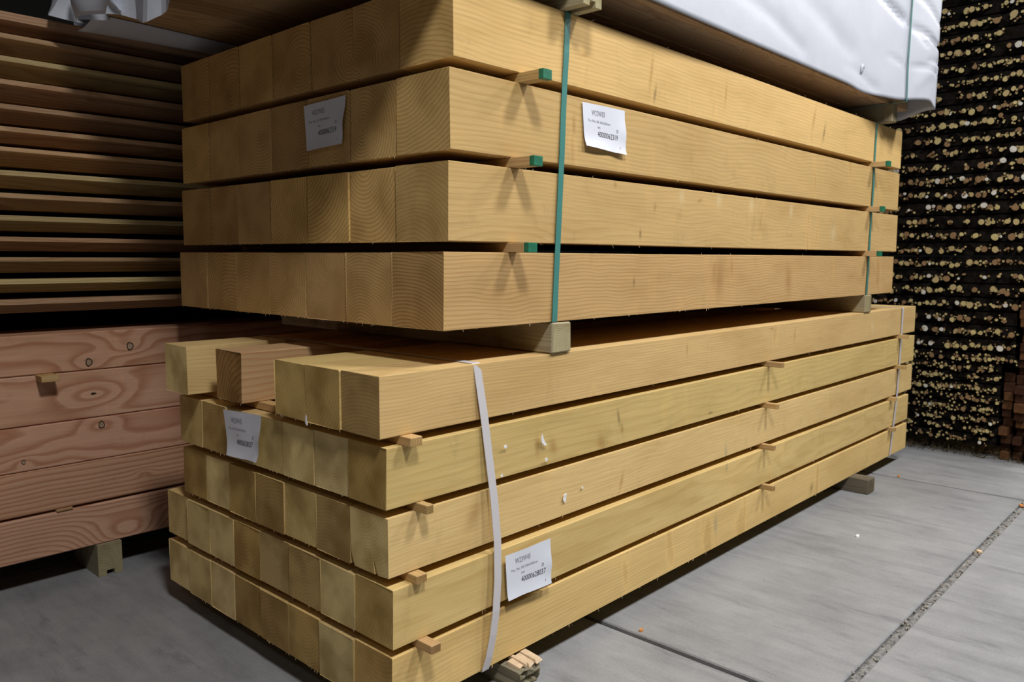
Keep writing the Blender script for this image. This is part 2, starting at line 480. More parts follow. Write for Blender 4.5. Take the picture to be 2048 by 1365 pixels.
front_beams = {}
for i in range(4):
    z0 = ZB + (3-i)*(H1+G1)
    for c in range(7):
        dx = 0 if c == 0 else random.uniform(-0.004, 0.005)
        b = beam('square_timber', UN[i]+dx, UF[i]+random.uniform(-.01, .01)*(c > 0), c*W1 + 0.0003, W1-0.0030-random.uniform(0, .002), z0, H1-(0 if c == 0 else random.uniform(0, 0.002)), MAT_UP if c else front_mat('honey_timber_marked', UP_KW, UN[i], z0, H1, (dict(pith_fixed=(0.02, -0.30), contrast=0.5), dict(pith_fixed=(0.12, 0.27), contrast=0.55), dict(contrast=0.4, warp=0.045), dict(pith_fixed=(0.05, -0.27), freq=112, contrast=0.85, warp=0.030, warpx=2.2))[i]))
        tag(b, 'honey-coloured square beam, upper pack, %s, %s' % (UP_ROW[i], place(c, 7)), 'beam', 'beams of the upper green-strapped pack')
        if c == 0:
            front_beams['u%d' % i] = b

for i in range(5):
    z0 = ZT2 - (i+1)*H2 - i*G2
    rz = math.atan2(-LYN[i], LF[i]-LN[i])
    if i == 0:
        specs = [(LYN[0], LN[0], 0), (LYN[0]+W2, LN[0]-.004, 1), (LYN[0]+2*W2, LN[0]-.002, 2), (0.634, -0.204, 3), (0.878, -0.246, 4)]
    else:
        ncol = 7 if i < 3 else 8
        specs = [(LYN[i]+c*W2, LN[i] + (0 if c == 0 else random.uniform(-.0035, .003)), c) for c in range(ncol)]
    for y0, x0, c in specs:
        prof = None
        w = W2 - 0.0015 - random.uniform(0, .0015)*(c > 0)
        if i == 2 and c == 0:
            hw, hh = w/2, H2/2
            # near end split open from below
            prof = [(-hw, -hh+.003), (-hw, hh), (hw, hh), (hw, 0.01), (hw-0.003, -hh*0.55), (hw-.016, -hh), (-hw*0.38+.006, -hh), (-hw*0.18, -hh*0.35), (-hw*0.38-.006, -hh)]
            prof = prof[::-1]
        b = beam('square_timber', x0, LF[i]+random.uniform(-.008, .008)*(c > 0), y0+0.0004, w, z0, H2-(0 if c == 0 else random.uniform(0, .002)), MAT_PINK if (i == 0 and c == 3) else (MAT_LO if c else front_mat('treated_timber_marked', LO_KW, x0, z0, H2, (dict(pith_fixed=(-0.02, -0.24), freq=125, contrast=0.6, warp=0.018), None, dict(contrast=0.4), None, None)[i])), rz if (i > 0 or c < 3) else 0.0, 0.0016, prof)
        b.name = 'square_timber'
        if i == 0:
            lab = ['greenish-yellow square beam, lower pack, loose top row, %s' % s for s in
                   ('on the near corner', 'middle of the three side by side', 'left one of the three side by side')]
            lab += ['pinkish-sided beam standing alone in the gap of the lower pack top row', 'single beam at the left end of the lower pack top row']
            lb = lab[c]
        else:
            lb = 'greenish-yellow square beam, lower pack, %s, %s' % (LO_ROW[i], place(c, len(specs)))
        tag(b, lb, 'beam', 'beams of the lower white-strapped pack')
        if c == 0:
            front_beams['l%d' % i] = b

# ------------------------------------------------------------------ splinters along sawn arrises (parts of the beams)
def splinters(parent, pts, mat, seed):
    rs = random.Random(seed)
    vs_, fs = [], []
    inv = parent.matrix_basis.inverted()
    for (p, d, ln, w) in pts:
        p = Vector(p); d = Vector(d).normalized()
        side = d.cross(Vector((0.31, 0.2, 0.9))).normalized()
        third = d.cross(side)
        a = len(vs_)
        mid = p + d*ln*0.55 + third*ln*rs.uniform(-.25, .25)
        tip = p + d*ln + third*ln*rs.uniform(-.5, .5)
        for v in (p+side*w, p-side*w, p+third*w, mid+side*w*.7, mid-side*w*.7, mid+third*w*.7, tip):
            vs_.append(inv @ v)
        fs += [(a, a+1, a+4, a+3), (a+1, a+2, a+5, a+4), (a+2, a, a+3, a+5), (a+3, a+4, a+6), (a+4, a+5, a+6), (a+5, a+3, a+6)]
    o = mesh('splinters', vs_, fs, mat, parent)
    o['kind'] = 'stuff'
    return o
rs = random.Random(21)
for key, b in front_beams.items():
    i = int(key[1])
    if key[0] == 'u':
        zb, h, x0, x1, yf, yb = ZB+(3-i)*(H1+G1), H1, UN[i], UF[i], -0.0, 0.0
    else:
        zb, h, x0, x1, yf, yb = ZT2-(i+1)*H2-i*G2, H2, LN[i], LF[i], LYN[i], 0.0
    pts = []
    for k in range(16 if key not in ('u2', 'u3', 'l4') else 34):
        t = rs.random()
        x = x0 + (x1-x0)*t
        y = yf + (yb-yf)*t
        top = rs.random() < (0.75 if key in ('u2', 'u0') else 0.3)
        z = zb + (h-.001 if top else .001)
        dirv = (rs.uniform(-1, 1), rs.uniform(-.5, .0), rs.uniform(0.15, .7) if top else rs.uniform(-.7, -.1))
        pts.append(((x, y+.001, z), dirv, rs.uniform(.004, .014), rs.uniform(.0004, .0011)))
    splinters(b, pts, MAT_FRESH, i)
# frayed chips under the cut ends of both packs
for b in [o for o in COL.objects if o.name.startswith('square_timber') and o.type == 'MESH']:
    p = b.location
    me = b.data
    ys = [v.co.y for v in me.vertices]; zs = [v.co.z for v in me.vertices]
    pts = []
    for k in range(7):
        y = rs.uniform(min(ys), max(ys))
        pts.append(((p.x+.001, p.y+y, p.z+min(zs)+.001), (rs.uniform(-.5, .1), rs.uniform(-.4, .4), -1), rs.uniform(.002, .007), rs.uniform(.0005, .0012)))
    if b.children:
        continue
    splinters(b, pts, MAT_FRESH, int(p.y*1000))

# ------------------------------------------------------------------ stickers (spacer strips) between the rows
def strip(x, z0, w, h, y_tip, y_end, label, group, paint=False, skew=0.0, twist=0.0, dark=False):
    root = empty('spacer_strip', (x, y_tip, z0))
    root.rotation_euler = (0, twist, skew)
    tip = 0.016 if paint else 0.0
    # wood grain runs along local X of the body, so the body is built along X and turned
    L = y_end - y_tip
    b = box_obj('strip_body' if paint else 'strip_body', (tip, -w/2, 0.0005), (L, w/2, h-0.0005), MAT_PALE, root, 0.0012)
    b.rotation_euler = (0, 0, math.pi/2)
    if paint:
        t = box_obj('painted_end', (0, -w/2-.0002, 0.0003), (tip, w/2+.0002, h-0.0003), MAT_GREENPAINT, root, 0.001)
        t.rotation_euler = (0, 0, math.pi/2)
        t['label'] = 'green painted end'
    return tag(root, label, 'spacer strip', group)

gaps_u = [ZB + 3*H1 + 2*G1, ZB + 2*H1 + G1, ZB + H1]
GN = ['uppermost gap', 'middle gap', 'lowest gap']
for k in range(3):
    strip((0.262, 0.232, 0.222)[k], gaps_u[k], 0.034, G1, (-0.082, -0.080, -0.072)[k], 1.385,
          'green-tipped spacer strip near the front green strap, in the %s of the upper pack' % GN[k], 'green-tipped spacer strips', True, (0.0, 0.01, -0.01)[k])
    strip((2.815, 2.80, 2.79)[k], gaps_u[k], 0.034, G1, (-0.078, -0.066, -0.066)[k], 1.385,
          'green-tipped spacer strip near the far green strap, in the %s of the upper pack' % GN[k], 'green-tipped spacer strips', True, (0.0, 0.0, 0.0)[k])
GL = ['top gap', 'second gap', 'third gap', 'bottom gap']
near = [(-0.135, -0.034), (-0.100, -0.040), (-0.118, -0.030), (-0.103, -0.062)]
mid = [(1.745, -0.062), (1.735, -0.052), (1.722, -0.050), (1.728, -0.052)]
far = [(3.345, -0.045), (3.34, -0.045), (3.255, -0.030), (3.26, -0.032)]
for k in range(4):
    z = ZT2 - (k+1)*H2 - (k+1)*G2
    strip(near[k][0], z, (.036, .022, .032, .030)[k], G2, near[k][1]+(-.0 if k != 3 else .0), (1.02, 1.02, 1.03, 1.14)[k], 'pale spacer strip by the near corner of the lower pack, in the %s' % GL[k], 'plain spacer strips of the lower pack')
    strip(mid[k][0], z, 0.020, G2, mid[k][1], (1.02, 1.02, 1.03, 1.14)[k], 'pale spacer strip half way along the lower pack, in the %s' % GL[k], 'plain spacer strips of the lower pack',
          False, (0.03, -0.05, 0.02, 0.0)[k], (0, 0.0, 0, 0)[k])
    strip(far[k][0], z, 0.026, G2, far[k][1], (1.02, 1.02, 1.03, 1.14)[k], 'pale spacer strip by the far white strap of the lower pack, in the %s' % GL[k], 'plain spacer strips of the lower pack')

# ------------------------------------------------------------------ bearers
def bearer(name, x0, x1, y0, y1, z0, z1, label, group=None, mat=None, notch=False, bev=0.004, jit=0.0015):
    """squared timber across the packs; grain along its length"""
    w, L, h = x1-x0, y1-y0, z1-z0
    bm = bmesh.new()
    if notch:   # a groove sawn along the underside for the strap
        pr = [(-w/2, 0), (-w*.16, 0), (-w*.16, h*.16), (w*.16, h*.16), (w*.16, 0), (w/2, 0), (w/2, h), (-w/2, h)]
        a = [bm.verts.new((0, y, z)) for y, z in pr]
        b = [bm.verts.new((L, y, z)) for y, z in pr]
        n = len(pr)
        for k in range(n):
            bm.faces.new((a[k], a[(k+1) % n], b[(k+1) % n], b[k]))
        bm.faces.new(a[::-1]); bm.faces.new(b)
    else:
        add_box(bm, (0, -w/2, 0), (L, w/2, h), bev, jit)
    o = from_bm(name, bm, mat or MAT_BEARER)
    o.location = ((x0+x1)/2, y0, z0)
    o.rotation_euler = (0, 0, math.pi/2)
    return tag(o, label, 'bearer', group)

bearer('bearer', 0.379, 0.464, -0.006, 1.39, ZT2+.0005, ZB-.002, 'grey square bearer under the near green strap, between the two packs', 'bearers between the packs')
bearer('bearer', 2.785, 2.868, -0.006, 1.39, ZT2+.0005, ZB-.002, 'grey square bearer under the far green strap, between the two packs', 'bearers between the packs')
bearer('bearer', 2.70, 2.79, -0.092, 1.15, 0.0005, 0.0745, 'shaded square bearer on the concrete under the far end of the lower pack', 'floor bearers', MAT_BEARERD)
bearer('bearer', 1.45, 1.53, 0.30, 1.15, 0.0005, 0.0745, 'bearer in the shadow beneath the middle of the lower pack', 'floor bearers')

# the split near bearer, with ragged fresh wood on top
rootb = empty('split_bearer', (0.235, -0.062, 0.0))
bm = bmesh.new()
rs = random.Random(5)
ny, nz = 7, 6
grid = {}
Wd, Ht, Ln = 0.098, 0.0655, 1.2
for i in range(ny):
    for k in range(nz):
        y = -Wd/2 + Wd*i/(ny-1)
        z = Ht*k/(nz-1)
        rag = rs.uniform(-.010, .012) + (0.018 if (k >= nz-2 and i < 3) else 0)
        grid[i, k] = bm.verts.new((rag + 0.012*(k == 0), y + rs.uniform(-.002, .002), z + (rs.uniform(-.010, .0) if k == nz-1 else (rs.uniform(-.002, .002) if k else 0))))
back = {}
for i in range(ny):
    for k in range(nz):
        if i in (0, ny-1) or k in (0, nz-1):
            y = -Wd/2 + Wd*i/(ny-1); z = Ht*k/(nz-1)
            back[i, k] = bm.verts.new((Ln, y, z))
for i in range(ny-1):
    for k in range(nz-1):
        bm.faces.new((grid[i, k], grid[i+1, k], grid[i+1, k+1], grid[i, k+1]))
per = [(i, 0) for i in range(ny)] + [(ny-1, k) for k in range(1, nz)] + [(i, nz-1) for i in range(ny-2, -1, -1)] + [(0, k) for k in range(nz-2, 0, -1)]
for a, b in zip(per, per[1:]+per[:1]):
    bm.faces.new((grid[a], back[a], back[b], grid[b]))
bm.faces.new([back[p_] for p_ in per])
bo = from_bm('bearer_body', bm, MAT_MOSSY, rootb)
bo.rotation_euler = (0, 0, math.pi/2)
for k, (y0, y1, ln, zz) in enumerate(((-.046, -.020, .075, .060), (-.018, .006, .055, .058), (.004, .018, .068, .061), (.016, .040, .050, .057))):
    bm = bmesh.new()
    vs_ = [bm.verts.new(v) for v in ((-.004+.006*k, y0, zz), (-.006+.003*k, y1, zz-.002), (ln, y1, zz+.001), (ln, y0, zz+.002),
                                     (.008, y0+.003, zz+.007), (.004, y1-.003, zz+.0065), (ln, y1-.002, zz+.0115), (ln, y0+.002, zz+.0125))]
    for f in ((0, 3, 2, 1), (4, 5, 6, 7), (0, 1, 5, 4), (1, 2, 6, 5), (2, 3, 7, 6), (3, 0, 4, 7)):
        bm.faces.new([vs_[q] for q in f])
    s_ = from_bm('split_sliver', bm, MAT_FRESH, rootb)
    s_.rotation_euler = (0, 0, math.pi/2)
    s_['label'] = 'pale freshly split wood'
tag(rootb, 'mossy broken bearer with pale split top under the near end of the lower pack', 'bearer', 'floor bearers')

# bearers carrying the wrapped pack
bearer('bearer', 0.405, 0.484, -0.080, 1.40, 1.8205, 1.9095, 'grooved pale bearer beneath the wrapped pack, above the near green strap', 'bearers under the wrapped pack', MAT_BEARER, True)
bearer('bearer', 2.855, 2.918, -0.066, 1.40, 1.8205, 1.9095, 'pale bearer beneath the wrapped pack, above the far green strap', 'bearers under the wrapped pack')

# ------------------------------------------------------------------ straps
def ribbon(name, pts, width, thick, wdir, mat, label, group, closed=False):
    """flat band through pts, width along wdir"""
    n = len(pts)
    P = [Vector(p) for p in pts]
    vs_, fs = [], []
    for i in range(n):
        a = P[i-1] if (i > 0 or closed) else P[i]
        b = P[(i+1) % n] if (i < n-1 or closed) else P[i]
        t1 = (P[i]-a).normalized() if (P[i]-a).length > 1e-9 else None
        t2 = (b-P[i]).normalized() if (b-P[i]).length > 1e-9 else None
        t = ((t1 or t2) + (t2 or t1)).normalized()
        w = Vector(wdir); w = (w - t*w.dot(t)).normalized()
        nn = t.cross(w).normalized()
        for s1, s2 in ((1, 1), (-1, 1), (-1, -1), (1, -1)):
            vs_.append(P[i] + w*s1*width/2 + nn*s2*thick/2)
    m_ = n if closed else n-1
    for i in range(m_):
        a, b = i*4, ((i+1) % n)*4
        for k in range(4):
            fs.append((a+k, a+(k+1) % 4, b+(k+1) % 4, b+k))
    if not closed:
        fs += [(3, 2, 1, 0), ((n-1)*4, (n-1)*4+1, (n-1)*4+2, (n-1)*4+3)]
    o = mesh(name, vs_, fs, mat)
    return tag(o, label, 'strap', group)

ztop = ZB + 4*H1 + 3*G1
def wobble(a, b, n, seed, amp, ax):
    r_ = random.Random(seed)
    out = []
    for i in range(n+1):
        t = i/n
        v = Vector(a).lerp(Vector(b), t)
        if 0 < i < n:
            v[ax] += r_.uniform(-amp, amp)
        out.append(v)
    return out
for (xt, xb, wd, lb, sd) in ((0.436, 0.392, 0.0215, 'green plastic strap near the front corner of the upper pack', 1), (2.828, 2.800, 0.0190, 'green plastic strap near the far end of the upper pack', 2)):
    yF, yB = -0.0035, 1.401
    fr = [(xt, yF+.004, ztop+.0010), (xt, yF, ztop-.003)] + wobble((xt-.001, yF, ztop-.02), (xb, yF-.001, ZB+.02), 9, sd, .0012, 1) + [(xb, yF, ZB+.002), (xb, yF+.004, ZB-.0010)]
    bk = [(xb, yB-.004, ZB-.001), (xb, yB, ZB+.003), (xt, yB, ztop-.003), (xt, yB-.004, ztop+.001)]
    ribbon('green_strap', fr+bk, wd, 0.0012, (1, 0, 0), MAT_GSTRAP, lb, 'green straps of the upper pack', True)
wf = [(0.094, 0.022, ZT2+.0015), (0.095, 0.008, ZT2+.0012), (0.096, 0.003, ZT2-.003), (0.112, -.0065, 0.76), (0.126, -.013, 0.637), (0.138, -.019, 0.53), (0.145, -.024, 0.42), (0.143, -.0275, 0.32),
      (0.136, -.0285, 0.235), (0.129, -.0245, 0.17), (0.121, -.0175, 0.11), (0.115, -.0125, 0.082), (0.114, -.011, 0.074), (0.114, -.004, 0.0725)]
ribbon('white_strap', wf + [(0.114, 1.182, .0725), (0.114, 1.186, .077), (0.095, 1.186, 0.35), (0.095, 1.06, 0.70), (0.095, 1.03, ZT2+.0015)], 0.0265, 0.0012, (1, 0, 0), MAT_WSTRAP, 'white plastic strap near the front corner of the lower pack', 'white straps of the lower pack', True)
wf = [(3.375, 0.012, ZT2+.0012), (3.374, -0.001, ZT2+.0008), (3.374, -.0035, ZT2-.003), (3.368, -.0045, 0.74), (3.358, -.005, 0.55), (3.338, -.006, 0.37), (3.31, -.005, 0.22), (3.285, -.0045, 0.09), (3.28, -.003, 0.0740), (3.28, 0.004, .0725)]
ribbon('white_strap', wf + [(3.28, 1.182, .0725), (3.28, 1.186, .077), (3.37, 1.186, 0.35), (3.37, 1.06, 0.70), (3.37, 1.03, ZT2+.0012)], 0.0235, 0.0012, (1, 0, 0), MAT_WSTRAP, 'white plastic strap near the far end of the lower pack', 'white straps of the lower pack', True)

# ------------------------------------------------------------------ paper labels
def text_mesh(name, body, size, mat, parent, loc, sx=1.0):
    cu = bpy.data.curves.new(name, 'FONT')
    cu.body = body
    cu.size = size
    cu.resolution_u = 2
    tmp = bpy.data.objects.new(name, cu)
    COL.objects.link(tmp)
    dg = bpy.context.evaluated_depsgraph_get()
    me = bpy.data.meshes.new_from_object(tmp.evaluated_get(dg))
    bpy.data.objects.remove(tmp, do_unlink=True)
    me.name = name
    me.materials.clear()
    me.materials.append(mat)
    o = bpy.data.objects.new(name, me)
    o.location = loc
    o.scale = (sx, 1, 1)
    return link(o, parent)

def paper_label(corners, nrm, label, head, number, seed, lift):
    """corners TL, TR, BR, BL on the timber; local x to the right, y up, z out of the timber"""
    TL, TR, BR, BL = [Vector(c) for c in corners]
    nrm = Vector(nrm)
    xa = (TR-TL); W = xa.length
    xa.normalize()
    ya = nrm.cross(xa).normalized()
    root = empty('paper_label', TL)
    root.matrix_world = Matrix.Translation(BL + nrm*0.0012) @ Matrix((xa, ya, nrm)).transposed().to_4x4()
    rot = Matrix((xa, ya, nrm))
    loc = [rot @ (c-BL) for c in (TL, TR, BR, BL)]
    r_ = random.Random(seed)
    nx, ny = 10, 10
    vs_, fs = [], []
    def surf(u, v):
        p = loc[3].lerp(loc[2], u).lerp(loc[0].lerp(loc[1], u), v)
        z = lift*(max(0, .35-v)/.35)**2*(0.35+.65*abs(math.sin(seed+u*3.3))) + 0.0012*math.sin(u*7+seed)*math.sin(v*4) + .0014
        z += 0.006*max(0, u-.82)/.18*max(0, 1-abs(v-.45)*3)
        return Vector((p.x, p.y, z))
    for side in (0, 1):
        for j in range(ny+1):
            for i in range(nx+1):
                p = surf(i/nx, j/ny)
                vs_.append((p.x, p.y, p.z - 0.0003*side))
    N = (nx+1)*(ny+1)
    for j in range(ny):
        for i in range(nx):
            a = j*(nx+1)+i
            fs.append((a, a+1, a+nx+2, a+nx+1))
            fs.append((N+a+nx+1, N+a+nx+2, N+a+1, N+a))
    mesh('sheet', vs_, fs, MAT_PAPER, root, True)
    def ink(name, body, u, v, size, mat, width):
        cu = text_mesh(name, body, size, mat, root, (0, 0, 0))
        w0 = max(vv.co.x for vv in cu.data.vertices) or 1
        k = width/w0
        for vv in cu.data.vertices:
            px, py = vv.co.x*k, vv.co.y
            s = surf(u + px/W, v + py/max(1e-6, loc[0].y))
            vv.co = (s.x, s.y, s.z + 0.0006)
        return cu
    ink('heading_print', head, 0.20, 0.745, 0.021, MAT_INKG, 0.062)
    ink('line_print', 'Thu. Flat. DE 200x200mm', 0.10, 0.59, 0.009, MAT_INKG, 0.110)
    ink('unit_print', 'mm', 0.33, 0.47, 0.010, MAT_INKG, 0.014)
    ink('corner_print', '28', 0.78, 0.46, 0.013, MAT_INKG, 0.010)
    ink('number_print', number, 0.33, 0.285, 0.0215, MAT_INK, 0.100)
    ink('page_print', '1', 0.84, 0.10, 0.010, MAT_INKG, 0.005)
    return tag(root, label, 'label', 'white paper labels')

paper_label(((0.504, -.0012, 1.592), (0.709, -.0012, 1.594), (0.711, -.0012, 1.464), (0.514, -.0012, 1.472)), (0, -1, 0),
            'white printed paper label on the lit long side of the upper pack', 'W23W03', '40000062319', 1, 0.010)
paper_label(((0.174, -.0235, 0.373), (0.359, -.0215, 0.372), (0.359, -.0215, 0.243), (0.180, -.0235, 0.248)), (0, -1, 0),
            'white printed paper label low on the lower pack, right of the white strap', 'W23W45', '40000628037', 2, 0.006)
paper_label(((-.003, 0.602, 1.583), (-.003, 0.399, 1.588), (-.003, 0.419, 1.462), (-.003, 0.589, 1.456)), (-1, 0, 0),
            'shaded white paper label on the beam ends of the upper pack', 'W23W03', '40000062319', 3, 0.004)
paper_label(((-.2125, 0.724, 0.719), (-.2125, 0.514, 0.730), (-.2125, 0.537, 0.597), (-.2125, 0.703, 0.590)), (-1, 0, 0),
            'creased white paper label on the beam ends of the lower pack', 'W23W45', '40000628037', 4, 0.008)

# ------------------------------------------------------------------ white scraps stuck on the lower pack
def scrap(pos, nrm, ln, wd, ang, label, seed):
    r_ = random.Random(seed)
    nrm = Vector(nrm)
    xa = Vector((1, 0, 0)) if abs(nrm.y) > .5 else Vector((0, 1, 0))
    za = Vector((0, 0, 1))
    n = 6
    vs_, fs = [], []
    for side in (0, 1):
        for i in range(n+1):
            t = i/n - .5
            half = wd/2*(1-(2*t)**2)**.5 + .0006
            bend = 0.18*ln*(t*t*4) * (1 if seed % 2 else -1)
            for s in (-1, 1):
                u, v = t*ln, s*half*r_.uniform(.75, 1.1) + bend
                uu = u*math.cos(ang) - v*math.sin(ang); vv = u*math.sin(ang) + v*math.cos(ang)
                vs_.append(Vector(pos) + xa*uu + za*vv + nrm*(.0006 + .0016*(1-side) + .002*abs(t)))
    m_ = 2*(n+1)
    for i in range(n):
        a = 2*i
        fs += [(a, a+1, a+3, a+2), (m_+a+2, m_+a+3, m_+a+1, m_+a), (a, a+2, m_+a+2, m_+a), (a+1, m_+a+1, m_+a+3, a+3)]
    fs += [(0, m_, m_+1, 1), (2*n, 2*n+1, m_+2*n+1, m_+2*n)]
    return tag(mesh('white_scrap', vs_, fs, MAT_SCRAP), label, 'scrap', 'white scraps on the lower pack')
scrap((0.339, -.0085, 0.652), (0, -1, 0), 0.040, 0.011, -1.05, 'long white scrap stuck on the second-row beam of the lower pack', 1)
scrap((0.445, -.0015, 0.466), (0, -1, 0), 0.028, 0.013, 1.35, 'oval white scrap stuck on the middle-row beam of the lower pack', 2)
scrap((0.188, -.0090, 0.662), (0, -1, 0), 0.012, 0.009, 0.3, 'tiny white fleck close right of the white strap, on the second-row beam', 3)
scrap((0.354, -.0085, 0.598), (0, -1, 0), 0.012, 0.009, 0.6, 'tiny white fleck under the long white scrap on the lower pack', 4)
scrap((0.175, -.0090, 0.588), (0, -1, 0), 0.009, 0.007, 1.1, 'smallest white fleck beside the white strap, bottom of the second-row beam', 5)
scrap((0.528, -.0015, 0.479), (0, -1, 0), 0.009, 0.007, 0.2, 'tiny white fleck right of the oval scrap on the lower pack', 6)
scrap((-.2185, 0.290, 0.750), (-1, 0, 0), 0.027, 0.008, 1.45, 'thin white scrap hanging at the beam ends under the loose top row', 7)

# ------------------------------------------------------------------ wrapped pack on top
pk = empty('wrapped_timber_pack', (-0.30, -0.08, 1.91))
PX0, PX1, PY0, PY1, PZ0, PZ1 = -0.272, 3.132, -0.045, 1.43, 1.91, 2.60
def rel(o):
    o.location = o.location - Vector((-0.30, -0.08, 1.91))
    return o
npl = 8
pw = (PY1-PY0)/npl
for k in range(npl):
    o = beam('plank', PX0+random.uniform(0, .012), PX1, PY0+k*pw+.0015, pw-.003, PZ0, 0.045, MAT_UNDER, 0, .002)
    o.parent = pk
    rel(o)
for lay in range(1, 5):
    bm = bmesh.new()
    add_box(bm, (0, -(PY1-PY0-.02)/2, 0), (PX1-PX0-.03, (PY1-PY0-.02)/2, 0.125), .004)
    o = from_bm('timber_layer', bm, MAT_UNDER, pk)
    o.location = (PX0+.015+.30, (PY0+PY1)/2+.08, 0.045+(lay-1)*0.145+.018)

def smooth(a, b, t):
    t = min(1, max(0, (t-a)/(b-a)))
    return t*t*(3-2*t)
creases = [((2.30, 2.44), (2.845, 2.255), .026, .014), ((2.845, 2.255), (3.13, 2.205), .024, .012), ((2.845, 2.25), (3.00, 2.19), .012, .009),
           ((2.60, 2.46), (3.13, 2.32), .012, .014), ((2.70, 2.10), (2.83, 2.065), .010, .010), ((2.83, 2.065), (3.13, 2.08), .016, .011),
           ((3.02, 2.115), (3.14, 2.125), .022, .009), ((2.25, 1.985), (2.60, 1.94), .006, .02), ((2.86, 1.95), (3.10, 2.10), -.010, .03), ((1.2, 2.2), (2.3, 2.05), .006, .05),
           ((0.9, 2.05), (1.8, 1.97), .005, .03)]
def crease(x, z):
    d = 0.0
    for (x0, z0), (x1, z1), a, s in creases:
        vx, vz = x1-x0, z1-z0
        t = ((x-x0)*vx + (z-z0)*vz)/(vx*vx+vz*vz)
        tt = min(1, max(0, t))
        px, pz = x0+vx*tt, z0+vz*tt - 0.10*abs(x1-x0)*math.sin(tt*math.pi)*(-0.4)
        ds = (x-px)**2*.35 + (z-pz)**2
        d += a*math.exp(-ds/(s*s))*(0.3+.7*tt)
    return d*(1 - math.exp(-((x-2.842)/.035)**2))
def sheet(name, f, nu, nv, thick, parent, mat=None, flip=False):
    """thin solid sheet from f(u,v) -> Vector"""
    P = [[f(i/nu, j/nv) for i in range(nu+1)] for j in range(nv+1)]
    vs_, fs = [], []
    nr = nu+1
    for j in range(nv+1):
        for i in range(nu+1):
            du = P[j][min(nu, i+1)] - P[j][max(0, i-1)]
            dv = P[min(nv, j+1)][i] - P[max(0, j-1)][i]
            n_ = du.cross(dv)
            n_ = n_.normalized() if n_.length > 1e-12 else Vector((0, -1, 0))
            vs_.append((P[j][i], n_))
    N = len(vs_)
    V = [v for v, n_ in vs_] + [v - n_*thick for v, n_ in vs_]
    for j in range(nv):
        for i in range(nu):
            a = j*nr+i
            fs.append((a, a+1, a+nr+1, a+nr))
            fs.append((N+a+nr, N+a+nr+1, N+a+1, N+a))
    for i in range(nu):
        a = i; b = nv*nr+i
        fs.append((a, N+a, N+a+1, a+1)); fs.append((b, b+1, N+b+1, N+b))
    for j in range(nv):
        a = j*nr; b = j*nr+nu
        fs.append((a, a+nr, N+a+nr, N+a)); fs.append((b, N+b, N+b+nr, b+nr))
    base = Vector((-0.30, -0.08, 1.91))
    return mesh(name, [v-base for v in V], fs, mat or MAT_WRAP, parent, True)

from mathutils import noise as mnoise
XE = 3.145
def hem(x):
    return 1.905 - 0.006*math.sin(x*2.1) + 0.028*smooth(2.75, 3.05, x) - 0.028*smooth(3.05, 3.15, x) - .008*math.exp(-((x-2.45)/.12)**2)
def side(u, v):
    x = -0.315 + (XE+0.315)*u
    zb = hem(x)
    z = zb + (PZ1+.01-zb)*v
    y = -0.083 + 0.045*smooth(.6, 2.2, x)*(0.55) - 0.115*smooth(2.5, 3.10, x)
    y += 0.02*smooth(0.0, .1, v)*0
    w = mnoise.noise(Vector((x*1.7, z*2.6, 3.1)))*.0035 + mnoise.noise(Vector((x*5, z*6, 9)))*.0015
    y += w + crease(x, z)
    y = min(y, -0.052)
    return Vector((x + 0.003*math.sin(z*16)*smooth(3.0, 3.14, x), y, z))
sheet('side_wrap', side, 150, 44, .0015, pk)
def end_far(u, v):
    y = -0.198 + (PY1+.015+0.198)*u
    y0 = side(1.0, v).y
    y = y0 + (PY1+.015-y0)*u
    zb = 1.905 - 0.036*smooth(0.02, .12, u) - .006*math.sin(u*9)
    z = zb + (PZ1+.01-zb)*v
    zs = side(1.0, v)
    x = XE + mnoise.noise(Vector((y*3, z*3, 5)))*.012*min(1, u*8)
    if u == 0:
        return zs
    return Vector((x, y, z))
sheet('end_wrap', end_far, 40, 30, .0015, pk)
def top_w(u, v):
    x = -0.315 + (XE+.315)*u
    s = side(u, 1.0)
    y = s.y + (PY1+.015-s.y)*v
    return Vector((s.x, y, PZ1 + .011 + .004*mnoise.noise(Vector((x*2, y*2, 1)))))
sheet('top_wrap', top_w, 60, 24, .0015, pk)
def back_w(u, v):
    x = XE - (XE+.315)*u
    z = 1.90 + (PZ1+.011-1.90)*v
    return Vector((x, PY1+.015+mnoise.noise(Vector((x*2, z*2, 7)))*.008, z))
sheet('back_wrap', back_w, 60, 16, .0015, pk)
